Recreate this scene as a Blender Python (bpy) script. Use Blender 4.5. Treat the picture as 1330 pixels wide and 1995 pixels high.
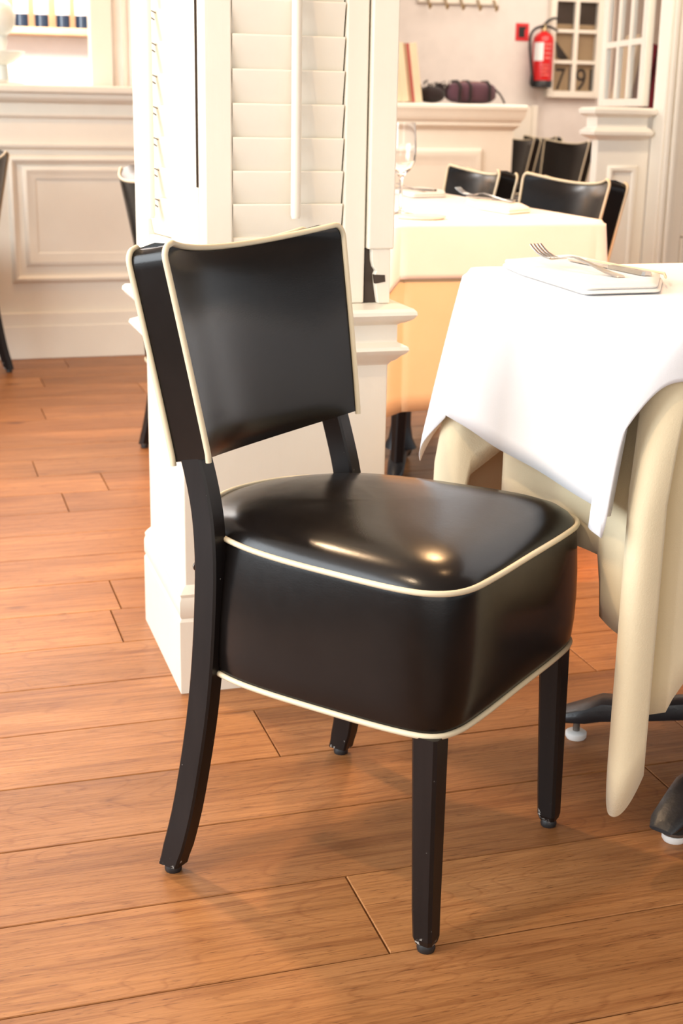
import bpy, math, random
from mathutils import Vector, Matrix
rnd = random.Random(7)
PI = math.pi
for o in list(bpy.data.objects): bpy.data.objects.remove(o)
SC = bpy.context.scene
COL = SC.collection

# ------------------------------------------------------------------ camera
def camera():
    f, yaw, pitch, roll, h = 2659.8, -0.3045, 0.2862, -0.0176, 1.0394
    cy, sy = math.cos(yaw), math.sin(yaw)
    fwd = Vector((-sy*math.cos(pitch), cy*math.cos(pitch), -math.sin(pitch)))
    right = Vector((cy, sy, 0)); down = fwd.cross(right)
    r = right*math.cos(roll) + down*math.sin(roll)
    d = down*math.cos(roll) - right*math.sin(roll)
    cd = bpy.data.cameras.new('camera'); c = bpy.data.objects.new('camera', cd); COL.objects.link(c)
    M = Matrix((r, -d, -fwd)).transposed().to_4x4(); M.translation = Vector((0, 0, h))
    c.matrix_world = M
    cd.sensor_fit = 'VERTICAL'; cd.sensor_height = 36.0; cd.lens = f/1995*36.0
    cd.clip_start = 0.05; cd.clip_end = 60
    cd.dof.use_dof = True; cd.dof.focus_distance = 1.85; cd.dof.aperture_fstop = 8
    SC.camera = c
camera()

# ------------------------------------------------------------------ world, light, exposure
W = bpy.data.worlds.new('world'); SC.world = W; W.use_nodes = True
bg = W.node_tree.nodes['Background']; bg.inputs[0].default_value = (0.96, 0.98, 1.0, 1); bg.inputs[1].default_value = 0.5
SC.view_settings.view_transform = 'Standard'; SC.view_settings.look = 'None'
SC.view_settings.exposure = 0.68; SC.view_settings.gamma = 1.0
SC.view_settings.use_curve_mapping = False
SC.cycles.use_denoising = True
SC.cycles.max_bounces = 8; SC.cycles.diffuse_bounces = 4

def area(name, loc, target, sx, sy, power, col):
    l = bpy.data.lights.new(name, 'AREA'); l.shape = 'RECTANGLE'; l.size = sx; l.size_y = sy
    l.energy = power; l.color = col
    o = bpy.data.objects.new(name, l); COL.objects.link(o); o.location = loc
    o.rotation_euler = (Vector(target)-Vector(loc)).to_track_quat('-Z', 'Y').to_euler()
    return o
def spot(name, loc, target, power, col, angle=80, blend=0.5, size=0.09):
    l = bpy.data.lights.new(name, 'SPOT'); l.energy = power; l.color = col
    l.spot_size = math.radians(angle); l.spot_blend = blend; l.shadow_soft_size = size
    o = bpy.data.objects.new(name, l); COL.objects.link(o); o.location = loc
    o.rotation_euler = (Vector(target)-Vector(loc)).to_track_quat('-Z', 'Y').to_euler()
    return o
WARM = (1.0, 0.58, 0.27); DAY = (0.88, 0.95, 1.0)
area('window_daylight', (-2.6, 1.9, 1.7), (0.6, 2.4, 0.7), 3.6, 2.0, 128, DAY)
area('shopfront_daylight', (-0.6, -2.6, 1.7), (0.6, 2.2, 0.6), 4.5, 2.2, 42, (1, .93, .84))
spot('downlight_mid_front', (1.25, .9, 2.68), (1.35, 3.1, 0.42), 360, (1, .43, .18), 26, .5, .03)
spot('downlight_mid_table', (1.65, 3.5, 2.68), (1.15, 2.9, 0.0), 105, WARM, 120, .6, .13)
spot('downlight_near_table', (1.45, 1.9, 2.68), (1.40, 1.95, 0.7), 16, WARM, 70)
spot('downlight_aisle', (-.1, 3.2, 2.68), (.1, 2.9, 0.0), 130, (1, .68, .40), 85)
spot('downlight_pillar', (-0.75, 1.1, 2.68), (0.5, 2.5, 0.7), 60, (1, .72, .46), 60, .5, .03)
spot('downlight_bar', (0.6, 5.1, 2.68), (0.6, 5.7, 0.5), 48, WARM, 95)
spot('downlight_screen', (2.5, 3.9, 2.68), (2.7, 4.9, 0.8), 60, (1, .8, .6), 80)
area('far_room_light', (4.7, 8.5, 2.66), (4.7, 8.6, 0), 2.2, 2.2, 58, (1, .88, .76))
spot('ledge_fill', (2.9, 6.6, 2.68), (2.9, 8.2, .95), 70, (1, .84, .64), 60, .6, .05)  # added fill, brightens the front of the ledge
area('bar_back_light', (0.6, 6.9, 2.66), (0.6, 7.2, 0), 2.2, .9, 60, (1, .97, .95))
area('bar_wall_fill', (0.35, 6.55, 1.85), (0.55, 7.86, 1.25), 1.2, .25, 26, (1, .95, .92))  # unseen fill added to brighten the bar wall below the shelf

# ------------------------------------------------------------------ materials
def new_mat(name):
    m = bpy.data.materials.new(name); m.use_nodes = True
    nt = m.node_tree; b = nt.nodes['Principled BSDF']
    return m, nt, b
def noise(nt, scale, detail=4, rough=.55, vec=None, dist=0):
    n = nt.nodes.new('ShaderNodeTexNoise'); n.inputs['Scale'].default_value = scale
    n.inputs['Detail'].default_value = detail; n.inputs['Roughness'].default_value = rough
    n.inputs['Distortion'].default_value = dist
    if vec is not None: nt.links.new(vec, n.inputs['Vector'])
    return n
def ramp(nt, fac, stops):
    r = nt.nodes.new('ShaderNodeValToRGB'); e = r.color_ramp.elements
    while len(e) < len(stops): e.new(.5)
    for el, (p, c) in zip(e, stops): el.position = p; el.color = (*c, 1)
    nt.links.new(fac, r.inputs[0]); return r
def bump(nt, b, h, strength, dist=.002, prev=None):
    n = nt.nodes.new('ShaderNodeBump'); n.inputs['Strength'].default_value = strength
    n.inputs['Distance'].default_value = dist; nt.links.new(h, n.inputs['Height'])
    if prev is not None: nt.links.new(prev.outputs[0], n.inputs['Normal'])
    nt.links.new(n.outputs[0], b.inputs['Normal']); return n
def mapping(nt, scale, coord='Object', rand=False):
    t = nt.nodes.new('ShaderNodeTexCoord'); mp = nt.nodes.new('ShaderNodeMapping')
    mp.inputs['Scale'].default_value = scale
    nt.links.new(t.outputs[coord], mp.inputs['Vector'])
    if rand:
        oi = nt.nodes.new('ShaderNodeObjectInfo'); mu = nt.nodes.new('ShaderNodeMath'); mu.operation = 'MULTIPLY'
        mu.inputs[1].default_value = 37.0; nt.links.new(oi.outputs['Random'], mu.inputs[0])
        cb = nt.nodes.new('ShaderNodeCombineXYZ')
        for i in range(3): nt.links.new(mu.outputs[0], cb.inputs[i])
        nt.links.new(cb.outputs[0], mp.inputs['Location'])
    return mp.outputs[0]
def plain(name, col, rough=.5, metal=0, spec=.5, nscale=0, namt=.04, bstr=0, bscale=60):
    m, nt, b = new_mat(name)
    b.inputs['Roughness'].default_value = rough; b.inputs['Metallic'].default_value = metal
    b.inputs['Specular IOR Level'].default_value = spec
    v = mapping(nt, (1, 1, 1))
    n = noise(nt, nscale or 8, 4, .6, v)
    lo = tuple(max(0, c*(1-namt)) for c in col); hi = tuple(min(1, c*(1+namt)) for c in col)
    r = ramp(nt, n.outputs[0], [(.3, lo), (.7, hi)]); nt.links.new(r.outputs[0], b.inputs['Base Color'])
    if bstr:
        n2 = noise(nt, bscale, 5, .6, v); bump(nt, b, n2.outputs[0], bstr)
    return m
def make_leather():
    m, nt, b = new_mat('black_leather')
    v = mapping(nt, (1, 1, 1))
    n = noise(nt, 14, 5, .6, v)
    r = ramp(nt, n.outputs[0], [(.3, (.0042, .0032, .0029)), (.75, (.0075, .0056, .0049))])
    nt.links.new(r.outputs[0], b.inputs['Base Color'])
    n3 = noise(nt, 45, 8, .68, v, .8)
    rr = ramp(nt, n3.outputs[0], [(.35, (.215,)*3), (.65, (.245,)*3)]); nt.links.new(rr.outputs[0], b.inputs['Roughness'])
    vo = nt.nodes.new('ShaderNodeTexVoronoi'); vo.inputs['Scale'].default_value = 450; nt.links.new(v, vo.inputs['Vector'])
    b1 = bump(nt, b, vo.outputs['Distance'], .045, .0006)
    bump(nt, b, n3.outputs[0], .07, .0011, b1)
    b.inputs['Specular IOR Level'].default_value = .36
    return m
def make_wood_floor():
    m, nt, b = new_mat('oak_plank')
    v = mapping(nt, (1.0, 1.0, 1.0), rand=True)
    def mapd(sc):
        mp = nt.nodes.new('ShaderNodeMapping'); mp.inputs['Scale'].default_value = sc
        nt.links.new(v, mp.inputs['Vector']); return mp.outputs[0]
    broad = noise(nt, 1.0, 3, .5, mapd((1.3, 6, 6)), .6)
    # cathedral growth rings: rings of a stretched, distorted field
    ring = noise(nt, 1.0, 2, .45, mapd((.9, 5.5, 5.5)), .35)
    mul = nt.nodes.new('ShaderNodeMath'); mul.operation = 'MULTIPLY'; mul.inputs[1].default_value = 34
    nt.links.new(ring.outputs[0], mul.inputs[0])
    fr = nt.nodes.new('ShaderNodeMath'); fr.operation = 'FRACT'; nt.links.new(mul.outputs[0], fr.inputs[0])
    fine = noise(nt, 1.0, 6, .65, mapd((9, 330, 330)))
    pore = noise(nt, 1.0, 3, .6, mapd((34, 560, 560)))
    oi = nt.nodes.new('ShaderNodeObjectInfo')
    base = ramp(nt, broad.outputs[0], [(.25, (.245, .100, .032)), (.5, (.33, .142, .049)), (.78, (.415, .195, .076))])
    def mix(kind, fac, a, c):
        x = nt.nodes.new('ShaderNodeMix'); x.data_type = 'RGBA'; x.blend_type = kind
        if isinstance(fac, float): x.inputs[0].default_value = fac
        else: nt.links.new(fac, x.inputs[0])
        for s, i in ((a, 6), (c, 7)):
            if isinstance(s, tuple): x.inputs[i].default_value = (*s, 1)
            else: nt.links.new(s, x.inputs[i])
        return x.outputs[2]
    rc = ramp(nt, fr.outputs[0], [(0, (.70, .60, .54)), (.14, (1, 1, 1)), (.92, (1, 1, 1)), (1, (.70, .60, .54))])
    c = mix('MULTIPLY', .55, base.outputs[0], rc.outputs[0])
    fc = ramp(nt, fine.outputs[0], [(.30, (.66, .58, .52)), (.60, (1.08, 1.07, 1.05))]); c = mix('MULTIPLY', .8, c, fc.outputs[0])
    streak = noise(nt, 1.0, 5, .62, mapd((2.2, 75, 75)), .25)
    sk = ramp(nt, streak.outputs[0], [(.34, (.70, .60, .54)), (.50, (1, 1, 1)), (.70, (1.08, 1.08, 1.06))]); c = mix('MULTIPLY', .9, c, sk.outputs[0])
    pc = ramp(nt, pore.outputs[0], [(.30, (.34, .25, .21)), (.40, (1, 1, 1))]); c = mix('MULTIPLY', .9, c, pc.outputs[0])
    tone = ramp(nt, oi.outputs['Random'], [(0, (.84, .80, .77)), (.35, (.98, .95, .92)), (.7, (1.06, 1.04, 1.0)), (1, (1.16, 1.16, 1.12))])
    c = mix('MULTIPLY', 1.0, c, tone.outputs[0])
    # knots
    vo = nt.nodes.new('ShaderNodeTexVoronoi'); vo.inputs['Scale'].default_value = 1.0; nt.links.new(mapd((1.9, 4.2, 4.2)), vo.inputs['Vector'])
    kn = ramp(nt, vo.outputs['Distance'], [(.0, (.22, .16, .13)), (.035, (.4, .3, .26)), (.075, (1, 1, 1))])
    c = mix('MULTIPLY', .85, c, kn.outputs[0])
    nt.links.new(c, b.inputs['Base Color'])
    rg = ramp(nt, fine.outputs[0], [(.3, (.46,)*3), (.7, (.36,)*3)]); nt.links.new(rg.outputs[0], b.inputs['Roughness'])
    b.inputs['Specular IOR Level'].default_value = .35
    b1 = bump(nt, b, fine.outputs[0], .25, .001); bump(nt, b, pore.outputs[0], .22, .001, b1)
    return m
def make_cloth(name, col, weave=900, rough=.85, bstr=.25):
    m, nt, b = new_mat(name)
    v = mapping(nt, (1, 1, 1))
    n = noise(nt, 5, 3, .5, v)
    r = ramp(nt, n.outputs[0], [(.3, tuple(c*.965 for c in col)), (.7, tuple(min(1, c*1.02) for c in col))])
    nt.links.new(r.outputs[0], b.inputs['Base Color'])
    b.inputs['Roughness'].default_value = rough; b.inputs['Specular IOR Level'].default_value = .15
    b.inputs['Sheen Weight'].default_value = .15
    n2 = noise(nt, weave, 2, .5, v); n3 = noise(nt, 22, 4, .6, v)
    b1 = bump(nt, b, n2.outputs[0], bstr, .0008); bump(nt, b, n3.outputs[0], .12, .004, b1)
    return m
def make_leg_wood():
    m, nt, b = new_mat('dark_stained_wood')
    t = nt.nodes.new('ShaderNodeTexCoord')
    v = mapping(nt, (60, 60, 5)); n = noise(nt, 1, 4, .6, v)
    r = ramp(nt, n.outputs[0], [(.3, (.0060, .0042, .0040)), (.7, (.0105, .0075, .0068))])
    # scuffs near the foot of the legs
    sep = nt.nodes.new('ShaderNodeSeparateXYZ'); nt.links.new(t.outputs['Object'], sep.inputs[0])
    mr = nt.nodes.new('ShaderNodeMapRange'); mr.inputs[1].default_value = .012; mr.inputs[2].default_value = .055
    mr.inputs[3].default_value = .10; mr.inputs[4].default_value = 0; nt.links.new(sep.outputs[2], mr.inputs[0])
    sc = noise(nt, 75, 5, .7, t.outputs['Object']); ad = nt.nodes.new('ShaderNodeMath'); ad.operation = 'ADD'
    nt.links.new(sc.outputs[0], ad.inputs[0]); nt.links.new(mr.outputs[0], ad.inputs[1])
    th = ramp(nt, ad.outputs[0], [(.70, (0, 0, 0)), (.735, (1, 1, 1))])
    x = nt.nodes.new('ShaderNodeMix'); x.data_type = 'RGBA'; nt.links.new(th.outputs[0], x.inputs[0])
    nt.links.new(r.outputs[0], x.inputs[6]); x.inputs[7].default_value = (.42, .40, .37, 1)
    nt.links.new(x.outputs[2], b.inputs['Base Color']); b.inputs['Roughness'].default_value = .38; b.inputs['Specular IOR Level'].default_value = .3
    return m
def make_paint(name, col, rough=.38, brush=(90, 90, 5), bstr=.18):
    m, nt, b = new_mat(name)
    v = mapping(nt, (1, 1, 1)); n = noise(nt, 6, 4, .6, v)
    r = ramp(nt, n.outputs[0], [(.3, tuple(c*.97 for c in col)), (.7, tuple(min(1, c*1.015) for c in col))])
    nt.links.new(r.outputs[0], b.inputs['Base Color']); b.inputs['Roughness'].default_value = rough
    n2 = noise(nt, 1, 4, .6, mapping(nt, brush)); n3 = noise(nt, 70, 3, .6, v)
    b1 = bump(nt, b, n2.outputs[0], bstr, .0015); bump(nt, b, n3.outputs[0], .08, .002, b1)
    return m
def make_glass(name='clear_glass', col=(1, 1, 1), rough=0.0):
    m, nt, b = new_mat(name)
    b.inputs['Base Color'].default_value = (*col, 1); b.inputs['Transmission Weight'].default_value = 1
    b.inputs['Roughness'].default_value = rough; b.inputs['IOR'].default_value = 1.45
    return m
LEATHER = make_leather(); WOODLEG = make_leg_wood(); OAK = make_wood_floor()
PIPING = plain('cream_piping', (.66, .57, .40), .45, bstr=.05)
PAINT = make_paint('cream_paint', (.81, .755, .645))
PAINT2 = make_paint('ivory_paint', (.78, .725, .62), .42, (8, 60, 60), .10)
WALLP = plain('pale_wall_paint', (.72, .665, .61), .7, bstr=.05, bscale=120)
WALLBAR = plain('bar_wall_paint', (.86, .835, .81), .7, bstr=.04, bscale=120)
WALLR = plain('warm_plaster', (.60, .44, .32), .7, bstr=.05, bscale=120)
CEIL = plain('ceiling_paint', (.80, .76, .70), .8)
SUB = plain('joint_dark', (.13, .065, .032), .7)
WHITEC = make_cloth('white_linen', (.84, .85, .88))
BEIGEC = make_cloth('beige_cotton', (.74, .635, .435), 520, .9, .5)
NAPK = make_cloth('napkin_linen', (.86, .84, .81))
NAPHEM = plain('napkin_hem', (.66, .52, .32), .8)
STEEL = plain('stainless_steel', (.62, .58, .53), .18, 1.0)
IRON = plain('cast_iron', (.012, .013, .016), .38, 0, .6, 30, .3, .5, 55)
BLACKP = plain('black_plastic', (.012, .012, .013), .45)
WHITEPL = plain('white_plastic', (.78, .78, .76), .35)
GREYST = plain('grey_steel', (.20, .18, .16), .4, .8)
RED = plain('red_enamel', (.58, .012, .014), .28)
REDD = plain('red_sign', (.62, .02, .025), .5)
TAN = plain('tan_board', (.47, .33, .185), .7)
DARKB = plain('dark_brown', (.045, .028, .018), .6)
MAROON = make_cloth('maroon_velvet', (.22, .022, .03), 300)
KNIT = make_cloth('dark_knit', (.022, .014, .013), 200, .95, .6)
PURPLE = make_cloth('plum_wool', (.085, .038, .05), 200, .95, .6)
RUST = make_cloth('rust_wool', (.13, .042, .03), 200, .95, .6)
BRASS = plain('aged_brass', (.48, .36, .20), .35, .9)
GLASS = make_glass()
PANE = make_glass('window_pane')
BOTTLE = plain('dark_bottle_glass', (.010, .018, .035), .08, 0, .8)
LABELP = plain('pale_label', (.82, .72, .68), .6)
FROST = plain('frosted_porcelain', (.70, .72, .66), .25)
OAKW = plain('warm_shelf_wood', (.62, .38, .20), .5, nscale=14, namt=.12)
MENUA = plain('menu_cream', (.62, .50, .33), .7, nscale=3)
MENUB = plain('menu_brown', (.34, .20, .11), .6)
MENUC = plain('menu_red', (.36, .06, .05), .6)

# ------------------------------------------------------------------ mesh helpers
class MB:
    def __init__(s): s.v = []; s.f = []
    def add(s, vs, fs):
        o = len(s.v); s.v += [tuple(p) for p in vs]; s.f += [tuple(i+o for i in f) for f in fs]; return s
    def box(s, x0, x1, y0, y1, z0, z1):
        v = [(x, y, z) for z in (z0, z1) for y in (y0, y1) for x in (x0, x1)]
        return s.add(v, [(0, 2, 3, 1), (4, 5, 7, 6), (0, 1, 5, 4), (1, 3, 7, 5), (3, 2, 6, 7), (2, 0, 4, 6)])
    def rings(s, rs, cap0=True, cap1=True, closed=True):
        n = len(rs[0]); o = len(s.v)
        for r in rs: s.v += [tuple(p) for p in r]
        for k in range(len(rs)-1):
            for i in range(n if closed else n-1):
                j = (i+1) % n
                s.f.append((o+k*n+i, o+k*n+j, o+(k+1)*n+j, o+(k+1)*n+i))
        if cap0: s.f.append(tuple(o+i for i in reversed(range(n))))
        if cap1: s.f.append(tuple(o+(len(rs)-1)*n+i for i in range(n)))
        return s
    def lathe(s, prof, c=(0, 0, 0), n=24, cap0=True, cap1=True):
        return s.rings([[(c[0]+r*math.cos(2*PI*i/n), c[1]+r*math.sin(2*PI*i/n), c[2]+z) for i in range(n)] for r, z in prof], cap0, cap1)
    def grid(s, fn, nu, nv):
        o = len(s.v)
        for j in range(nv+1):
            for i in range(nu+1): s.v.append(tuple(fn(i/nu, j/nv)))
        for j in range(nv):
            for i in range(nu):
                a = o+j*(nu+1)+i; s.f.append((a, a+1, a+nu+2, a+nu+1))
        return s
    def tube(s, path, r, n=8, closed=False, up=None):
        P = [Vector(p) for p in path]; m = len(P); rs = []
        prev = None
        for i in range(m):
            a = P[(i-1) % m] if (closed or i > 0) else P[i]
            b = P[(i+1) % m] if (closed or i < m-1) else P[i]
            t = (b-a).normalized()
            if prev is None:
                q = Vector(up) if up else (Vector((0, 0, 1)) if abs(t.z) < .9 else Vector((1, 0, 0)))
                nrm = (q - t*q.dot(t)).normalized()
            else: nrm = (prev - t*prev.dot(t)).normalized()
            prev = nrm; bi = t.cross(nrm)
            rr = r[i] if isinstance(r, (list, tuple)) else r
            rs.append([P[i]+nrm*rr*math.cos(2*PI*k/n)+bi*rr*math.sin(2*PI*k/n) for k in range(n)])
        if closed: rs.append(rs[0]); return s.rings(rs, False, False)
        return s.rings(rs)
    def prism(s, poly, a, b, axis='y'):
        def mk(p, t):
            return {'x': (t, p[0], p[1]), 'y': (p[0], t, p[1]), 'z': (p[0], p[1], t)}[axis]
        n = len(poly); vs = [mk(p, a) for p in poly]+[mk(p, b) for p in poly]
        fs = [tuple(range(n)), tuple(range(2*n-1, n-1, -1))]+[(i, i+n, (i+1) % n+n, (i+1) % n) for i in range(n)]
        return s.add(vs, fs)
    def xf(s, M):
        s.v = [tuple(M @ Vector(p)) for p in s.v]; return s
    def build(s, name, mat, parent=None, smooth=None, bevel=0, seg=2, loc=None, recalc=True, solid=0):
        me = bpy.data.meshes.new(name); me.from_pydata(s.v, [], s.f)
        if recalc:
            import bmesh
            bm = bmesh.new(); bm.from_mesh(me)
            bmesh.ops.remove_doubles(bm, verts=bm.verts, dist=1e-6)
            bmesh.ops.recalc_face_normals(bm, faces=bm.faces); bm.to_mesh(me); bm.free()
        me.materials.append(mat)
        if smooth is not None:
            me.polygons.foreach_set('use_smooth', [True]*len(me.polygons))
            me.set_sharp_from_angle(angle=math.radians(smooth))
        o = bpy.data.objects.new(name, me); COL.objects.link(o)
        if parent: o.parent = parent
        if loc: o.location = loc
        if solid:
            md = o.modifiers.new('solid', 'SOLIDIFY'); md.thickness = solid; md.offset = -1
        if bevel:
            md = o.modifiers.new('bevel', 'BEVEL'); md.width = bevel; md.segments = seg; md.limit_method = 'ANGLE'
            md.angle_limit = math.radians(35); md.harden_normals = False
        return o
def tag(o, label=None, cat=None, group=None, kind=None):
    if label: o['label'] = label
    if cat: o['category'] = cat
    if group: o['group'] = group
    if kind: o['kind'] = kind
    return o
def thing(name, label, cat, loc=(0, 0, 0), rz=0, group=None):
    o = bpy.data.objects.new(name, None); COL.objects.link(o); o.location = loc; o.rotation_euler = (0, 0, rz)
    o.empty_display_size = .1
    return tag(o, label, cat, group)
def copy_tree(o, parent=None):
    c = o.copy(); COL.objects.link(c)
    if parent: c.parent = parent
    for ch in list(o.children): copy_tree(ch, c)
    return c
def catmull(pts, n, closed=True):
    P = [Vector(p) for p in pts]; m = len(P); out = []
    segs = m if closed else m-1
    for k in range(segs):
        g = lambda i: P[i % m] if closed else P[min(max(i, 0), m-1)]
        a, b, c, d = g(k-1), g(k), g(k+1), g(k+2)
        for q in range(n):
            t = q/n
            out.append(.5*((2*b)+(c-a)*t+(2*a-5*b+4*c-d)*t*t+(3*b-a-3*c+d)*t**3))
    if not closed: out.append(P[-1])
    return out
def sweep_rect(mb, prof, x0, x1, y0, y1, sides='all'):
    """moulding profile [(outward, z)] mitred round a rectangle"""
    rs = []
    for o_, z in prof: rs.append([(x0-o_, y0-o_, z), (x1+o_, y0-o_, z), (x1+o_, y1+o_, z), (x0-o_, y1+o_, z)])
    return mb.rings(rs)
def frame_front(mb, x0, x1, z0, z1, y, prof):
    """picture-frame moulding on a wall facing -y; prof [(inward, proud)] from the outer edge inward"""
    rs = [[(x0+i, y-p, z0+i), (x1-i, y-p, z0+i), (x1-i, y-p, z1-i), (x0+i, y-p, z1-i)] for i, p in prof]
    return mb.rings(rs, False, False)

# ------------------------------------------------------------------ floor, walls, ceiling
floor = MB().box(-4.2, 8.5, -3.0, 10.6, -.06, -.014).build('floor', SUB); tag(floor, kind='structure')
def plank(x0, x1, y0, y1):
    g = .0011; c = .0012; x0 += g; x1 -= g; y0 += g; y1 -= g
    m = MB(); h = -.0003*rnd.random()
    L, Wd = x1-x0, y1-y0
    rs = [[(0, 0, -.014), (L, 0, -.014), (L, Wd, -.014), (0, Wd, -.014)], [(0, 0, h-c), (L, 0, h-c), (L, Wd, h-c), (0, Wd, h-c)],
          [(c, c, h), (L-c, c, h), (L-c, Wd-c, h), (c, Wd-c, h)]]
    m.rings(rs).build('plank', OAK, floor, loc=(x0, y0, 0), recalc=False)
known = {-2: 1.3, -1: 1.32, 0: .5265, 1: 1.107, 2: 1.25, 3: .5325, 4: 1.22, 5: 1.0, 6: .356, 7: .380, 8: .9, 9: .95, 10: .85, 11: .354}
for k in range(-7, 47):
    y0 = 1.434+.192*k; y1 = y0+.192
    if y1 > 10.45: break
    xl = -1.3; xr = min(8.0, .62*y1+1.7)
    j = known.get(k, rnd.uniform(0, 1.9))
    while j > xl: j -= 1.9
    xs = [xl]
    while j < xr:
        j += 1.9+(0 if k in known else rnd.uniform(-.25, .25))
        if j-xs[-1] > .3: xs.append(min(j, xr))
    for a, b in zip(xs, xs[1:]): plank(a, b, y0, y1)
tag(MB().box(1.75, 8.5, 10.4, 10.55, 0, 2.75).build('wall_far', WALLP), kind='structure')
tag(MB().box(-4.2, 1.75, 7.86, 8.0, 0, 2.75).build('wall_bar', WALLBAR), kind='structure')
tag(MB().box(1.75, 1.9, 7.86, 10.4, 0, 2.75).build('wall_side', WALLP), kind='structure')
tag(MB().box(3.64, 8.5, 6.9, 7.0, 0, 2.75).build('wall_right', WALLR), kind='structure')
tag(MB().box(-4.2, 8.5, -3.0, 10.55, 2.75, 2.85).build('ceiling', CEIL), kind='structure')

# ------------------------------------------------------------------ dining chair
def seat_half(pts):
    return pts + [(x, -y) for x, y in reversed(pts) if abs(y) > 1e-6]
TOPO = seat_half([(.226, 0), (.226, .11), (.220, .168), (.196, .200), (.150, .212), (.06, .209), (-.04, .199), (-.115, .180), (-.182, .146), (-.232, .088), (-.254, 0)])
BOTO = seat_half([(.222, 0), (.222, .115), (.217, .174), (.198, .205), (.150, .215), (.06, .2155), (-.05, .211), (-.12, .199), (-.186, .168), (-.228, .102), (-.244, 0)])
def outline(pts): return [(v.x, v.y+.007) for v in catmull([(x, y, 0) for x, y in pts], 5)]
ZT, ZB = .486, .305
LEGC = [(0.012, -.192, .223), (.06, -.180, .218), (.12, -.170, .210), (.23, -.157, .199), (.325, -.152, .190), (.435, -.153, .180), (.505, -.160, .174), (.555, -.171, .171), (.605, -.186, .170), (.632, -.195, .170)]
def back_w(v): return .1845+(.2105-.1845)*v
BZ0, BZ1, BTH = .600, .874, .056
def back_pt(t, v, side):
    """t -1..1 across, v 0..1 up; side 0 front, 1 back"""
    z = BZ0+(BZ1-BZ0)*v - .020*(1-t*t)
    w = back_w(v)
    r = .020
    hz = (BZ1-BZ0)*(1-v)
    if hz < r: w = w - r + math.sqrt(max(0, r*r-(r-hz)**2))
    xf = -.151-.050*v**1.05
    con = .052*(1-t*t)
    if side == 0:
        x = xf-con+.013*(1-abs(t)**5)*(1-abs(2*v-1)**6)
    else:
        x = xf-BTH-con*1.02-.004*(1-t**4)
        z -= .010*v+.013*(1-v)+.009*(1-t*t)*v
    return (x, t*w, z)
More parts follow.
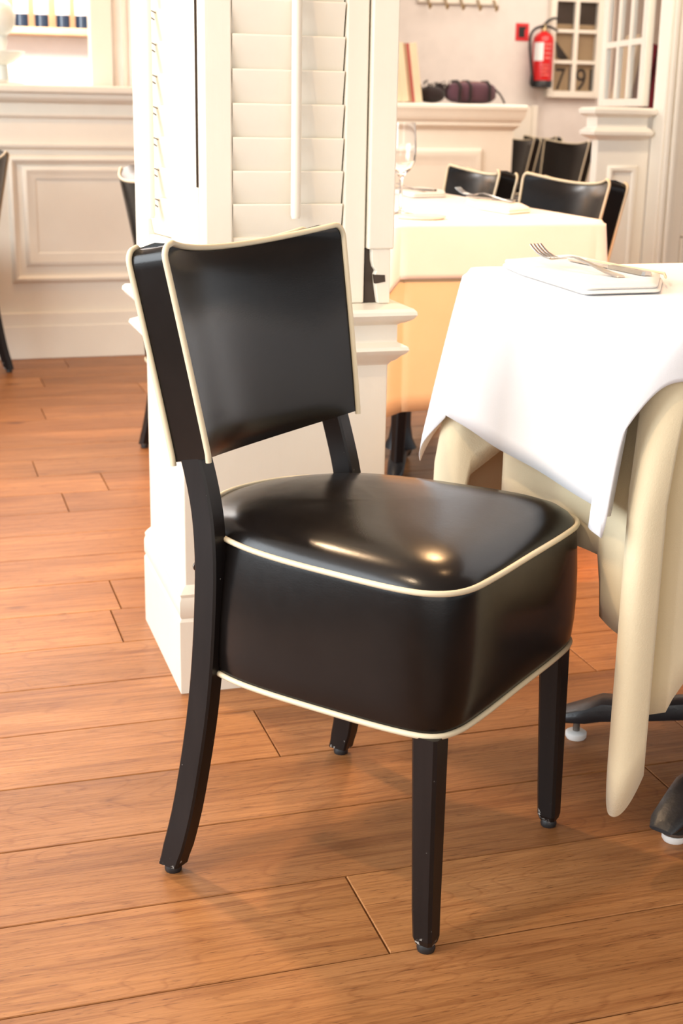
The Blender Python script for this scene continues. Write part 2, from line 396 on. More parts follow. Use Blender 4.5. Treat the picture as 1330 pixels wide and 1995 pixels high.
def make_chair(loc, rz, label, group):
    root = thing('dining_chair', label, 'chair', loc, rz, group)
    T, B = outline(TOPO), outline(BOTO)
    n = len(T)
    rs = []
    def lerp(a, b, t): return a+(b-a)*t
    def lift(x):
        t = min(1, max(0, (-.150-x)/.055)); return t*t*(3-2*t)
    rs.append([(x*.95, y*.95, ZB+.004) for x, y in B])
    for t, bul in ((0, 0), (.06, .0035), (.2, .006), (.4, .007), (.6, .006), (.8, .0035), (.95, .0005), (1, -.001)):
        ring = []
        for (bx, by), (tx, ty) in zip(B, T):
            x, y = lerp(bx, tx, t), lerp(by, ty, t); d = math.hypot(x, y)
            ring.append((x*(1+bul/d), y*(1+bul/d), lerp(ZB, ZT+.011*lift(tx), t)))
        rs.append(ring)
    for s_, dz in ((.988, .004), (.96, .013), (.91, .022), (.82, .030), (.66, .036), (.45, .039), (.22, .040), (.05, .0405)):
        rs.append([(x*s_, y*s_, ZT+dz+(.011-dz*.72*s_**2)*lift(x)*s_**2) for x, y in T])
    seat = MB().rings(rs).build('seat', LEATHER, root, smooth=70)
    tp = MB().tube([(x*1.004, y*1.004, ZT+.001+.011*lift(x)) for x, y in T], .0040, 8, True).build('piping', PIPING, seat, smooth=80)
    tp['label'] = 'cream piping round the seat top'
    bp = MB().tube([(x*1.006, y*1.006, ZB-.002) for x, y in B], .0040, 8, True).build('piping', PIPING, seat, smooth=80)
    bp['label'] = 'cream piping round the seat bottom'
    # backrest
    nu, vs = 28, [0, .02, .06, .14, .25, .38, .5, .62, .74, .84, .90, .93, .95, .965, .98, .99, .996, 1.0]
    mb = MB(); nv = len(vs)-1
    us = [-1+2*i/nu for i in range(nu+1)]
    F = [[back_pt(t, v, 0) for t in us] for v in vs]; K = [[back_pt(t, v, 1) for t in us] for v in vs]
    def gi(j, i, s): return s*(nv+1)*(nu+1)+j*(nu+1)+i
    mb.v = [p for r in F for p in r]+[p for r in K for p in r]
    m0 = len(mb.v)
    for p, q in zip(F[-1], K[-1]): mb.v.append(((p[0]+q[0])/2, (p[1]+q[1])/2, (p[2]+q[2])/2+.0045))
    for j in range(nv):
        for i in range(nu):
            mb.f.append((gi(j, i, 0), gi(j, i+1, 0), gi(j+1, i+1, 0), gi(j+1, i, 0)))
            mb.f.append((gi(j, i, 1), gi(j+1, i, 1), gi(j+1, i+1, 1), gi(j, i+1, 1)))
        for i in (0, nu): mb.f.append((gi(j, i, 0), gi(j+1, i, 0), gi(j+1, i, 1), gi(j, i, 1)))
    for i in range(nu):
        mb.f.append((gi(0, i, 0), gi(0, i+1, 0), gi(0, i+1, 1), gi(0, i, 1)))
        mb.f.append((gi(nv, i, 0), gi(nv, i+1, 0), m0+i+1, m0+i)); mb.f.append((m0+i, m0+i+1, gi(nv, i+1, 1), gi(nv, i, 1)))
    for i, j_ in ((0, 0), (nu, nu)): mb.f.append((gi(nv, i, 0), m0+i, gi(nv, i, 1)))
    back = mb.build('backrest', LEATHER, root, smooth=55)
    for s_, nm in ((0, 'cream piping round the front of the backrest'), (1, 'cream piping round the rear of the backrest')):
        path = [back_pt(-1, v, s_) for v in vs]+[back_pt(t, 1, s_) for t in us]+[back_pt(1, v, s_) for v in reversed(vs)]
        q = [Vector(path[0])]
        for p in path[1:]:
            if (Vector(p)-q[-1]).length > .004: q.append(Vector(p))
        dx = .0015 if s_ == 0 else -.0015
        q = [p+Vector((dx, .0015*(1 if p.y > 0 else -1), .0012)) for p in q]
        q[0].z -= .006; q[-1].z -= .006
        pp = MB().tube(q, .0041, 8).build('piping', PIPING, back, smooth=80); pp['label'] = nm
    # front legs
    for sy in (-1, 1):
        m = MB(); rs = []
        for z, a, cx, cy in ((.012, .0245, .2005, .1935), (.020, .0285, .200, .1935), (.06, .030, .1985, .1935), (.302, .036, .193, .190)):
            h = a/2; c = .004
            cyy = cy*sy
            rs.append([(cx-h+c, cyy-h, z), (cx+h-c, cyy-h, z), (cx+h, cyy-h+c, z), (cx+h, cyy+h-c, z), (cx+h-c, cyy+h, z), (cx-h+c, cyy+h, z), (cx-h, cyy+h-c, z), (cx-h, cyy-h+c, z)])
        lg = m.rings(rs).build('leg', WOODLEG, root)
        MB().lathe([(.0115, 0), (.0125, .004), (.0105, .012), (.009, .0135)], (.2005, .1935*sy, 0), 14).build('glide', BLACKP, lg, smooth=40)
    # rear legs
    C = catmull([(x, y, z) for z, x, y in LEGC], 3, False)
    for sy in (-1, 1):
        m = MB(); rs = []
        for p in C:
            a = .0180 if p.z > .03 else .0165
            b = .0145
            y = p.y*sy; c = .003
            rs.append([(p.x-a+c, y-b, p.z), (p.x+a-c, y-b, p.z), (p.x+a, y-b+c, p.z), (p.x+a, y+b-c, p.z), (p.x+a-c, y+b, p.z), (p.x-a+c, y+b, p.z), (p.x-a, y+b-c, p.z), (p.x-a, y-b+c, p.z)])
        lg = m.rings(rs).build('leg', WOODLEG, root, smooth=30)
        MB().lathe([(.0115, 0), (.0125, .004), (.0105, .012), (.009, .0135)], (-.192, .223*sy, 0), 14).build('glide', BLACKP, lg, smooth=40)
        bm_ = MB().lathe([(.0065, 0), (.006, .002), (.0035, .0042), (.001, .005)], (0, 0, 0), 12)
        bm_.xf(Matrix.Translation((-.1765, .180*sy, .446)) @ Matrix.Rotation(-PI/2, 4, 'Y'))
        bm_.build('bolt', GREYST, lg, smooth=40)
    return root
MAINA = -.8614
chair = make_chair((.5899, 1.7068, 0), MAINA, 'black leather dining chair with cream piping in the foreground beside the white tablecloth', 'black leather dining chairs with cream piping')
def chair_copy(x, y, deg, label):
    c = copy_tree(chair); c.location = (x, y, 0); c.rotation_euler = (0, 0, math.radians(deg)); c['label'] = label
    return c
def at_local(px, py, deg, lx, ly):
    a = math.radians(deg); return (px-(lx*math.cos(a)-ly*math.sin(a)), py-(lx*math.sin(a)+ly*math.cos(a)))
x, y = at_local(1.77, 3.32, 188, -.20, .21)
chair_copy(x, y, 188, 'black chair at the right end of the cream-clothed table, the nearer of the two')
x, y = at_local(1.69, 3.86, 180, -.20, .21)
chair_copy(x, y, 180, 'black chair at the right end of the cream-clothed table, the farther of the two')
x, y = at_local(4.2, 8.2, 197, -.20, .21)
chair_copy(x, y, 197, 'black chair in the back room standing between the panelled ledge and the glazed screen')
x, y = at_local(4.28, 9.2, 192, -.20, .21)
chair_copy(x, y, 192, 'black chair in the back room half hidden by the end of the panelled ledge')
x, y = at_local(4.80, 9.82, 192, -.255, .21)
chair_copy(x, y, 192, 'black chair in the back room mostly hidden behind another chair, only its top corner showing')
x, y = at_local(.607, 4.185, 14, -.255, .21)
chair_copy(x, y, 14, 'black chair seen from behind, half hidden by the white shutter pillar')
chair_copy(.05, 5.585, 135, 'black chair at the left picture edge in front of the panelled bar')

# ------------------------------------------------------------------ shutter pillar
px0, px1, py0, py1 = .433, .811, 2.316, 2.690
ped = thing('pedestal', 'cream painted panelled pedestal with moulded cap under the shutters', 'pillar', (0, 0, 0))
MB().box(px0, px1, py0, py1, .19, .62).build('body', PAINT, ped, bevel=.002)
m = MB(); pr = [(.013, 0), (.013, .140), (.010, .146), (.0125, .152), (.0125, .178), (.010, .186), (.011, .192), (.006, .200), (.000, .207), (-.004, .209)]
sweep_rect(m, pr, px0, px1, py0, py1); m.build('baseboard', PAINT, ped, smooth=25)
m = MB(); pr = [(0, .598), (.004, .604), (.012, .609), (.018, .616), (.026, .622), (.030, .628), (.028, .634), (.012, .641), (.012, .642), (.012, .672), (.016, .675), (.024, .678), (.034, .684), (.040, .692), (.039, .698), (.034, .703), (.020, .705), (-.02, .706)]
sweep_rect(m, pr, px0, px1, py0, py1); m.build('cap', PAINT, ped, smooth=25)

def shutter(root, length, z0, z1, stile_l, stile_r, rail, pitch, slat_top, rod_u, rod_bottom, bead=False, deep=0):
    """local: x along the panel, -y outwards (front at y=0), thickness 28 mm"""
    T = .028
    for a, b in ((0, stile_l), (length-stile_r, length)):
        MB().box(a, b, 0, T+(deep if a == 0 else 0), z0, z1).build('stile', PAINT, root, bevel=.003)
    MB().box(stile_l, length-stile_r, .004, T-.004, z0, z0+rail).build('rail', PAINT, root, bevel=.003)
    MB().box(stile_l, length-stile_r, .004, T-.004, z1-.08, z1).build('rail', PAINT, root, bevel=.003)
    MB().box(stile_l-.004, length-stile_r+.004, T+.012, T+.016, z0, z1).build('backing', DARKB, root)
    if bead:
        MB().tube([(stile_l*.62, .001, z0+.004), (stile_l*.62, .001, z1)], .010, 14).build('bead', PAINT, root, smooth=60)
        MB().box(stile_l*.30, stile_l*.40, -.004, .004, z0+.004, z1).build('bead', PAINT, root, bevel=.003)
    z = slat_top; k = 0
    while z < z1-.06:
        # leaf: top edge forward, bottom edge back
        h = pitch+.010; th = .0075; tilt = .013
        cx0, cx1 = stile_l+.0012, length-stile_r-.0032
        prof = []
        for i in range(9):
            a = PI*i/8
            prof.append((th/2*math.cos(a), th/2*math.sin(a)))
        poly = [(p[0], p[1]) for p in prof] + [(p[0]*-1, -h-p[1]+.0) for p in prof]
        poly2 = [(yy+.004+.006*0+(-zz)*tilt/h, z+zz-.004) for yy, zz in poly]
        sl = MB().prism(poly2, cx0, cx1, 'x').build('slat', PAINT, root, smooth=50)
        st = MB().tube([(rod_u+.004, -.0005, z-.018), (rod_u+.006, -.009, z-.012), (rod_u+.004, -.013, z-.006), (rod_u-.002, -.009, z-.002), (rod_u-.002, .000, z-.006)], .0012, 6)
        st.build('staple', GREYST, sl, smooth=60)
        z += pitch; k += 1
    MB().tube([(rod_u, -.017, rod_bottom), (rod_u, -.017, rod_bottom+.006), (rod_u, -.017, z1-.1)], [.007, .0088, .0088], 14).build('tilt_rod', PAINT, root, smooth=60)
fs = thing('louvered_shutter', 'cream louvered shutter facing the room above the pedestal, with a vertical tilt rod', 'shutter', (.4835, 2.345, 0))
shutter(fs, .2885, .7065, 2.05, .048, .040, .118, .0555, .882, .1555, .858, deep=.027)
MB().box(-.001, .016, .0555, .0685, .7065, .905).build('filler', PAINT, fs)
ang = math.atan2(2.75-2.416, .431-.482)
L2 = .352
sd = thing('louvered_shutter', 'cream louvered shutter on the left side of the pillar, with wire staples', 'shutter', (.482, 2.416, 0))
# panel runs backward; outward normal points to -x
sub = []
def side_shutter():
    before = set(COL.objects)
    shutter(sd, L2, .7065, 2.05, .137, .072, .095, .0555, .876, .203, .838, bead=True)
    MB().box(-.0022, -.0008, .0005, .027, .906, 2.05).build('slit_shade', DARKB, sd)  # dark strip paints the slit's shade over the cream stile end
    return [o for o in COL.objects if o not in before and o.parent == sd]
sd.rotation_euler = (0, 0, 0)
parts = side_shutter()
# mirror along its length so that -y (outwards) becomes -x of the room: local x -> panel direction, local -y -> left normal
dirv = Vector((math.cos(ang), math.sin(ang), 0)); nv_ = Vector((-math.sin(ang), math.cos(ang), 0))  # left of direction = outwards (-x)
Mx = Matrix(((dirv.x, -nv_.x, 0, 0), (dirv.y, -nv_.y, 0, 0), (0, 0, 1, 0), (0, 0, 0, 1)))
def apply_mx(o):
    o.data.transform(Mx); o.data.flip_normals()
    for c in o.children: apply_mx(c)
for o in parts: apply_mx(o)
post = thing('corner_post', 'cream painted wooden post with a broken foot, right of the louvered shutter', 'post', (0, 0, 0))
MB().box(.7752, .823, 2.334, 2.380, .803, 2.05).build('shaft', PAINT, post, bevel=.0025)
poly = [(.797, .7065), (.818, .7065), (.8185, .755), (.8175, .803), (.783, .803), (.784, .782), (.787, .771), (.792, .764), (.789, .757), (.792, .735), (.794, .722)]
MB().prism(poly, 2.337, 2.376, 'y').build('broken_foot', PAINT, post, bevel=.001)
b_ = MB().box(.775, .8165, 2.352, 2.374, .7065, .803).build('hollow_shade', DARKB, post); b_['label'] = 'dark backing that paints the shade of the hollow behind the broken foot'  # dark colour stands in for the shade of the open hollow
MB().prism([(.790, .742), (.809, .745), (.808, .757), (.787, .758)], 2.3362, 2.345, 'y').build('mortise_shade', DARKB, post)  # dark block paints the shade inside a mortise hole
bp = MB().box(.50, .80, 2.40, 2.415, .7065, 2.05).build('pillar_core', PAINT); tag(bp, 'cream board inside the shutter pillar behind the louvers', 'board')

# ------------------------------------------------------------------ tables
def cloth_ring(x0, x1, y0, y1, nseg, g):
    """closed perimeter description: list of (kind, data) in order left(back->front), corner fl, front, corner fr, right, corner br, back, corner bl"""
    return None
def sm(a, b, x):
    t = min(1, max(0, (x-a)/(b-a))); return t*t*(3-2*t)
def tablecloth(name, x0, x1, y0, y1, zt, drop, tip, flare, fold, parent=None, mat=None, seed=1, wave=.010, nwave=9, g=.045, tipout=.06, nv=12, left_in=0.0, thick=.0012, corner={}, leftfn=None, frontfn=None):
    """drop: dict side->(start,end); tip: dict corner->length; rect cloth draped on a rect top"""
    r = random.Random(seed)
    # corner order going counter-clockwise seen from above: back-left -> front-left -> front-right -> back-right
    Cn = {'bl': Vector((x0, y1)), 'fl': Vector((x0, y0)), 'fr': Vector((x1, y0)), 'br': Vector((x1, y1))}
    order = [('left', 'bl', 'fl', Vector((-1, 0))), ('front', 'fl', 'fr', Vector((0, -1))), ('right', 'fr', 'br', Vector((1, 0))), ('back', 'br', 'bl', Vector((0, 1)))]
    cols = []   # (top point, out fn(v)->Vector2 offset, length)
    for side, a, b, nrm in order:
        A, Bp = Cn[a], Cn[b]; d = (Bp-A); Ls = d.length; d = d.normalized()
        n = max(10, int(Ls/.022)); ph = r.uniform(0, 6)
        d0, d1 = drop[side]
        for i in range(n+1):
            t = i/n; s = g+(Ls-2*g)*t
            top = A+d*s
            wv = math.sin(nwave*2*PI*t*Ls/.7+ph)*.6+math.sin(nwave*.47*2*PI*t*Ls/.7+ph*2)*.4
            edge = math.sin(PI*min(1, max(0, t)))**.5
            fl = flare[side]; dd = d0+(d1-d0)*t; inw = 0
            if side == 'left' and leftfn: dd, inw = leftfn(top.y, dd)
            if side == 'front' and frontfn: dd, inw = frontfn(top.x, dd)
            cols.append((top, (nrm, fl, wv*wave*edge-inw, 0, None), dd))
        # corner after this side
        nb = order[(order.index((side, a, b, nrm))+1) % 4]
        n2 = nb[3]; dg = (nrm+n2).normalized()
        P0 = Bp-d*g; d2 = (Cn[nb[2]]-Cn[nb[1]]).normalized(); P1 = Bp+d2*g
        e1 = drop[nb[0]][0]; tl = tip[b]
        K = 40
        cd_ = corner.get(b, {}); tipo = cd_.get('out', tipout); ex = cd_.get('ex', 1.0); ex2 = cd_.get('ex2', ex); shp = cd_.get('shape', 1.3); sat = (cd_.get('on', 0), cd_.get('sat', .30)); skew = cd_.get('skew', 0)
        cut = cd_.get('cut')
        if 'dg' in cd_: dg = Vector(cd_['dg']).normalized()
        if side == 'left' and leftfn: e0x = leftfn(P0.y, drop[side][1])[0]
        else: e0x = drop[side][1]
        for i in range(1, K):
            t = i/K; u = 2*t-1
            # top outline: round the corner
            q = (1-t)**2*P0+2*t*(1-t)*Bp+t*t*P1
            base = P0.lerp(P1, t)
            us_ = (u-skew)/(1-skew) if u > skew else (u-skew)/(1+skew)
            ln = (e0x if us_ < 0 else e1); ln = ln+(tl-ln)*(1-abs(us_)**ex2)**ex if ex2 != ex else ln+(tl-ln)*(1-abs(us_))**ex
            nn = (nrm*(1-t)+n2*t).normalized()
            cols.append((q, (nn, flare[side]*(1-t)+flare[nb[0]]*t, 0, (1-u*u)**shp*tipo, (base, dg, sat, -n2*(cut[2]*sm(cut[0], cut[0]+.12, u)*(1-sm(cut[1]-.1, cut[1], u))) if cut else Vector((0, 0)))), ln))
    m = MB(); NU = len(cols)
    rad = .010
    rows = []
    # top rows: shrink towards the centre then round the edge
    cx, cy = (x0+x1)/2, (y0+y1)/2
    vs = [0, .012, .03, .07, .14, .24, .36, .5, .64, .78, .9, 1.0]
    for k, sc in enumerate((.0, .5, .9)):
        rows.append([(cx+(c[0].x-cx)*sc, cy+(c[0].y-cy)*sc, zt) for c in cols])
    rows.append([(c[0].x-c[1][0].x*rad*.4, c[0].y-c[1][0].y*rad*.4, zt-.0005) for c in cols])
    for v in vs:
        row = []
        for top, (nn, fl, wv, pet, cd), ln in cols:
            d = v*ln
            amp = min(1, d/.18)
            if cd is None:
                if abs(nn.x+1) < 1e-6 and left_in: fl2 = fl-left_in
                else: fl2 = fl
                off = nn*(rad*min(1, v/.03)+fl2*(d/.45)+wv*amp)
                p = top+off
            else:
                base, dg, sat, cutv = cd
                a2 = min(1, max(0, d-sat[0])/sat[1])**.8
                p = top.lerp(base, a2)+nn*(rad*min(1, v/.03)*(1-a2*.3)+fl*(d/.45))+dg*(pet*a2)+cutv*a2
            row.append((p.x, p.y, zt-.004*min(1, v/.012)-d*.985))
        rows.append(row)
    m.rings(rows, False, False)
    o = m.build(name, mat, parent, smooth=75, solid=thick)
    return o
# near table
tb = thing('pedestal_table', 'pedestal table with black cast iron foot under the white cloth', 'table', (0, 0, 0))
MB().box(.889, 1.64, 1.480, 2.150, .752, .780).build('table_top', OAKW, tb, bevel=.004)
cx_, cy_ = 1.335, 1.775
MB().lathe([(.055, .075), (.045, .09), (.032, .12), (.032, .74), (.09, .745), (.10, .752)], (cx_, cy_, 0), 20).build('column', IRON, tb, smooth=40)
for k, (fx, fy) in enumerate(((1.045, 1.945), (1.030, 1.590), (1.60, 1.60), (1.62, 1.95))):
    d = Vector((fx-cx_, fy-cy_, 0)); L = d.length; d.normalize(); s = Vector((-d.y, d.x, 0))
    m = MB(); rs = []
    for t, zc, hw, hh in ((0, .088, .030, .026), (.2, .088, .027, .023), (.45, .080, .026, .020), (.7, .066, .027, .018), (.88, .062, .030, .022), (.96, .052, .030, .018), (1.08, .042, .026, .010), (1.13, .034, .018, .003)):
        p = Vector((cx_, cy_, 0))+d*L*t
        ring = []
        for q in range(10):
            a = 2*PI*q/10
            yy = hw*math.copysign(abs(math.cos(a))**.7, math.cos(a)); zz = hh*math.copysign(abs(math.sin(a))**.6, math.sin(a))
            ring.append(p+s*yy+Vector((0, 0, zc+zz)))
        rs.append(ring)
    ft = m.rings(rs).build('foot', IRON, tb, smooth=50)
    gx, gy = fx, fy
    gl = MB().lathe([(.016, 0), (.0185, .004), (.0185, .011), (.014, .014)], (gx, gy, 0), 18).build('glide', WHITEPL, ft, smooth=40); gl['label'] = 'white plastic glide'
    MB().lathe([(.006, .013), (.006, .046)], (gx, gy, 0), 10).build('screw', GREYST, ft, smooth=40)
    if k == 1: MB().lathe([(.021, .014), (.022, .016), (.022, .019), (.012, .021)], (gx, gy, 0), 20).build('washer', GREYST, ft, smooth=40)
X0, X1, Y0, Y1, ZN = .884, 1.645, 1.475, 2.155, .790
def uc_left(y, d):
    # the cloth is caught up by the chair seat, and folds inwards beside the far corner
    k = sm(1.605, 1.645, y); d = .425*(1-k)+.345*k
    n = sm(1.985, 2.0, y)*(1-sm(2.075, 2.09, y))
    return d-.075*n, .085*n+.01*k
def uc_front(x, d):
    return d, .055*(1-sm(.900, .912, x))-.006*sm(.905, .93, x)
uc = tablecloth('under_tablecloth', X0+.006, X1-.006, Y0+.006, Y1-.006, ZN-.0035, {'left': (.43, .43), 'front': (.475, .475), 'right': (.45, .45), 'back': (.43, .43)},
                {'bl': .52, 'fl': .655, 'fr': .62, 'br': .6}, {'left': .0, 'front': .0, 'right': .02, 'back': .02}, None, mat=BEIGEC, seed=4, wave=.012, nwave=3.2, tipout=.058, g=.05,
                corner={'fl': dict(dg=(-.78, -.62), out=.080, ex=.95, ex2=2.6, shape=.72, on=.055, sat=.15, skew=-.2, cut=(.60, .92, .05)), 'bl': dict(dg=(-.8, .3), out=.062, ex=.7, ex2=3, shape=.7, on=.14, sat=.16)}, leftfn=uc_left, frontfn=uc_front)
tag(uc, 'long beige under tablecloth hanging in folds below the white cloth', 'tablecloth')
wc = tablecloth('white_tablecloth', X0, X1, Y0, Y1, ZN, {'left': (.243, .250), 'front': (.062, .062), 'right': (.2, .2), 'back': (.2, .2)},
                {'bl': .345, 'fl': .262, 'fr': .2, 'br': .3}, {'left': .055, 'front': .02, 'right': .02, 'back': .05}, None, mat=WHITEC, seed=9, wave=.004, nwave=2.2, tipout=.055, g=.045,
                corner={'fl': dict(dg=(-1, -.15), out=.088, ex=4.5, shape=.85, sat=.12, skew=.08), 'bl': dict(dg=(-.75, .6), out=.05, ex=1.0, shape=1.2, sat=.3)})
tag(wc, 'plain white tablecloth draped over the nearest table', 'tablecloth')
# middle table
tm = thing('pedestal_table', 'dark pedestal table under the cream cloth behind the pillar', 'table', (0, 0, 0))
MB().box(1.085, 1.63, 3.10, 4.39, .752, .780).build('table_top', OAKW, tm, bevel=.004)
MB().lathe([(.05, .07), (.036, .1), (.030, .14), (.030, .745), (.09, .752)], (1.365, 3.765, 0), 20).build('column', IRON, tm, smooth=40)
for a in (65, 245):
    d = Vector((math.cos(math.radians(a)), math.sin(math.radians(a)), 0)); s = Vector((-d.y, d.x, 0)); m = MB(); rs = []
    for t, zc, hw, hh in ((0, .06, .03, .03), (.05, .06, .026, .022), (.11, .045, .026, .016), (.15, .02, .024, .02), (.17, .012, .012, .012)):
        p = Vector((1.365, 3.765, 0))+d*t
        rs.append([p+s*hw*math.cos(2*PI*q/8)+Vector((0, 0, zc+hh*math.sin(2*PI*q/8))) for q in range(8)])
    m.rings(rs).build('foot', IRON, tm, smooth=50)
um = tablecloth('under_tablecloth', 1.078, 1.631, 3.088, 4.40, ZN-.0035, {'left': (.225, .25), 'front': (.455, .455), 'right': (.25, .225), 'back': (.45, .45)},
                {'bl': .45, 'fl': .47, 'fr': .50, 'br': .45}, {'left': 0, 'front': .0, 'right': 0, 'back': 0}, None, mat=BEIGEC, seed=14, wave=.004, nwave=1.4, tipout=.04, g=.04)
tag(um, 'beige under tablecloth of the middle table, lit orange', 'tablecloth')
wm = tablecloth('white_tablecloth', 1.072, 1.637, 3.082, 4.406, ZN, {'left': (.13, .13), 'front': (.131, .133), 'right': (.135, .135), 'back': (.13, .13)},
                {'bl': .2, 'fl': .18, 'fr': .20, 'br': .2}, {'left': .01, 'front': .01, 'right': .03, 'back': .02}, None, mat=WHITEC, seed=19, wave=.002, nwave=1.6, tipout=.03, g=.03)
tag(wm, 'cream white tablecloth on the middle table behind the pillar', 'tablecloth')

# napkins and cutlery
def napkin(poly, z, label, group):
    root = thing('folded_napkin', label, 'napkin', (poly[0][0], poly[0][1], z), 0, group)
    ox, oy = poly[0]
    Q = [Vector((x-ox, y-oy, 0)) for x, y in poly]; P = []
    for i, b in enumerate(Q):
        a, c2 = Q[i-1], Q[(i+1) % len(Q)]; ra = min(.010, (a-b).length*.3); rc = min(.010, (c2-b).length*.3)
        p0 = b+(a-b).normalized()*ra; p1 = b+(c2-b).normalized()*rc
        for q in range(4):
            t = q/3; P.append((1-t)**2*p0+2*t*(1-t)*b+t*t*p1)
    # keep corners tighter: blend spline and polygon
    c = sum((Vector((p[0]-ox, p[1]-oy, 0)) for p in poly), Vector())/len(poly)
    def ring(s, zz): return [(c.x+(p.x-c.x)*s, c.y+(p.y-c.y)*s, zz) for p in P]
    m = MB(); m.rings([ring(.97, 0.0005), ring(1, .003), ring(.985, .006), ring(.90, .0068)])
    m.build('lower_fold', NAPK, root, smooth=60)
    m = MB(); m.rings([ring(.955, .0068), ring(.97, .010), ring(.955, .0135), ring(.85, .0145), ring(.4, .0148)])
    up = m.build('upper_fold', NAPK, root, smooth=60)
    return root, P, c
def fork(loc, rz, tilt, z, label, group, s=1.0):
    root = thing('fork', label, 'fork', (loc[0], loc[1], z), rz, group)
    # along +x: handle end at 0, tines at .2
    def sect(x, w, zc, th=.0022): return [(x, -w, zc-th*.5), (x, w, zc-th*.5), (x, w*.8, zc+th*.5), (x, -w*.8, zc+th*.5)]
    pts = [(0, .006, .002), (.004, .0095, .002), (.03, .0085, .004), (.07, .005, .010), (.105, .0035, .015), (.125, .0042, .012), (.135, .0095, .008), (.145, .0125, .006), (.152, .0125, .006)]
    m = MB().rings([sect(x, w, zc) for x, w, zc in pts]); m.build('handle', STEEL, root, smooth=40)
    for k in range(4):
        yy = -.0107+.00713*k
        tp = [(.150, .006), (.165, .0065), (.18, .010), (.192, .016), (.200, .021)]
        MB().rings([[(x, yy-.0018, zc-.001), (x, yy+.0018, zc-.001), (x, yy+.0016, zc+.001), (x, yy-.0016, zc+.001)] for x, zc in tp]).build('tine', STEEL, root, smooth=40)
    root.scale = (s, s, s)
    root.rotation_euler = (0, -tilt, rz)
    return root
def knife(loc, rz, z, label, group, s=1.0):
    root = thing('knife', label, 'knife', (loc[0], loc[1], z), rz, group)
    h = [(0, .006), (.004, .010), (.05, .0085), (.09, .0070), (.10, .0065)]
    MB().rings([[(x, -w, .001), (x, w, .001), (x, w*.8, .0065), (x, -w*.8, .0065)] for x, w in h]).build('handle', STEEL, root, smooth=40)
    b = [(.10, .0065), (.12, .009), (.17, .010), (.205, .008), (.22, .003)]
    MB().rings([[(x, -w*.8, .002), (x, w, .002), (x, w, .0042), (x, -w*.8, .005)] for x, w in b]).build('blade', STEEL, root, smooth=40)
    root.scale = (s, s, s)
    return root
NG, FG, KG = 'folded white napkins', 'forks laid on the napkins', 'knives laid on the napkins'
r_, P_, c_ = napkin([(.913, 1.765), (1.035, 1.768), (1.118, 1.905), (1.105, 2.20), (1.02, 2.165), (.945, 2.135), (.926, 2.02)], ZN+.001, 'folded white napkin with tan hem on the nearest white tablecloth', NG)
hem = MB().tube([(1.088-.913, 1.845-1.765, .0135), (1.108-.913, 1.885-1.765, .0148), (1.095-.913, 1.96-1.765, .0150), (1.075-.913, 2.08-1.765, .0150)], .002, 6).build('hem', NAPHEM, r_, smooth=60); hem['label'] = 'tan stitched hem'
fork((1.012, 1.842), math.radians(106), .06, ZN+.0155, 'steel fork with tines raised on the nearest napkin', FG)
knife((1.063, 1.855), math.radians(96), ZN+.0158, 'steel table knife beside the fork on the nearest napkin', KG)
napkin([(1.46, 3.27), (1.55, 3.33), (1.60, 3.50), (1.60, 3.72), (1.50, 3.66), (1.45, 3.45)], ZN+.001, 'folded white napkin near the right corner of the middle table', NG)
fork((1.562, 3.47), math.radians(118), .06, ZN+.0155, 'steel fork on the napkin near the right corner of the middle table', FG)
knife((1.585, 3.50), math.radians(106), ZN+.0158, 'steel knife on the napkin near the right corner of the middle table', KG)
napkin([(1.44, 3.93), (1.56, 3.96), (1.61, 4.10), (1.60, 4.28), (1.46, 4.24)], ZN+.001, 'folded white napkin on the far half of the middle table', NG)
fork((1.50, 3.98), math.radians(128), .06, ZN+.0155, 'steel fork on the napkin on the far half of the middle table', FG)
knife((1.54, 4.0), math.radians(116), ZN+.0158, 'steel knife on the napkin on the far half of the middle table', KG)
def wine_glass(x, y, z, label, s=1.0):
    root = thing('wine_glass', label, 'glass', (x, y, z))
    out = [(.034, 0), (.034, .0015), (.012, .005), (.0045, .012), (.0038, .05), (.0042, .085), (.012, .097), (.026, .112), (.034, .130), (.0365, .155), (.035, .19), (.032, .222)]
    inn = [(.0305, .222), (.0335, .19), (.035, .155), (.0325, .131), (.024, .1145), (.010, .1015), (.001, .099)]
    MB().lathe([(r*s, zz*s) for r, zz in out+inn], (0, 0, 0), 28).build('bowl_and_stem', GLASS, root, smooth=50)
    return root
wine_glass(1.185, 3.32, ZN+.001, 'empty wine glass on the middle table beside the pillar post', 1.0)
br = MB().lathe([(.055, 0), (.06, .004), (.062, .007), (.052, .006), (.048, .004)], (0, 0, 0), 24).build('side_plate', FROST, None, smooth=50, loc=(1.185, 3.17, ZN+.001)); tag(br, 'small pale side plate at the left of the middle table', 'plate')

# ------------------------------------------------------------------ bar counter
BY = 5.92
bar = thing('bar_counter', 'long cream panelled bar counter along the left background', 'counter', (0, 0, 0))
MB().box(-2.6, 1.75, BY, BY+.40, 0, 1.085).build('body', PAINT2, bar)
MB().box(-2.6, 1.75, BY-.020, BY, 0, .196).build('baseboard', PAINT2, bar, bevel=.006)
MB().box(-2.6, 1.75, BY-.026, BY-.0201, 0, .140).build('baseboard', PAINT2, bar, bevel=.004)
def hmould(z0, z1, d, nm='moulding'):
    m = MB(); n = 6
    prof = [(BY, z0)]+[(BY-d*math.sin(PI/2*i/n)**.8, z0+(z1-z0)*.7*i/n) for i in range(n+1)]+[(BY-d, z1), (BY, z1)]
    m.prism(prof, -2.6, 1.75, 'x'); m.build(nm, PAINT2, bar, smooth=30)
hmould(.862, .884, .018); hmould(.985, 1.006, .014); hmould(1.045, 1.085, .035)
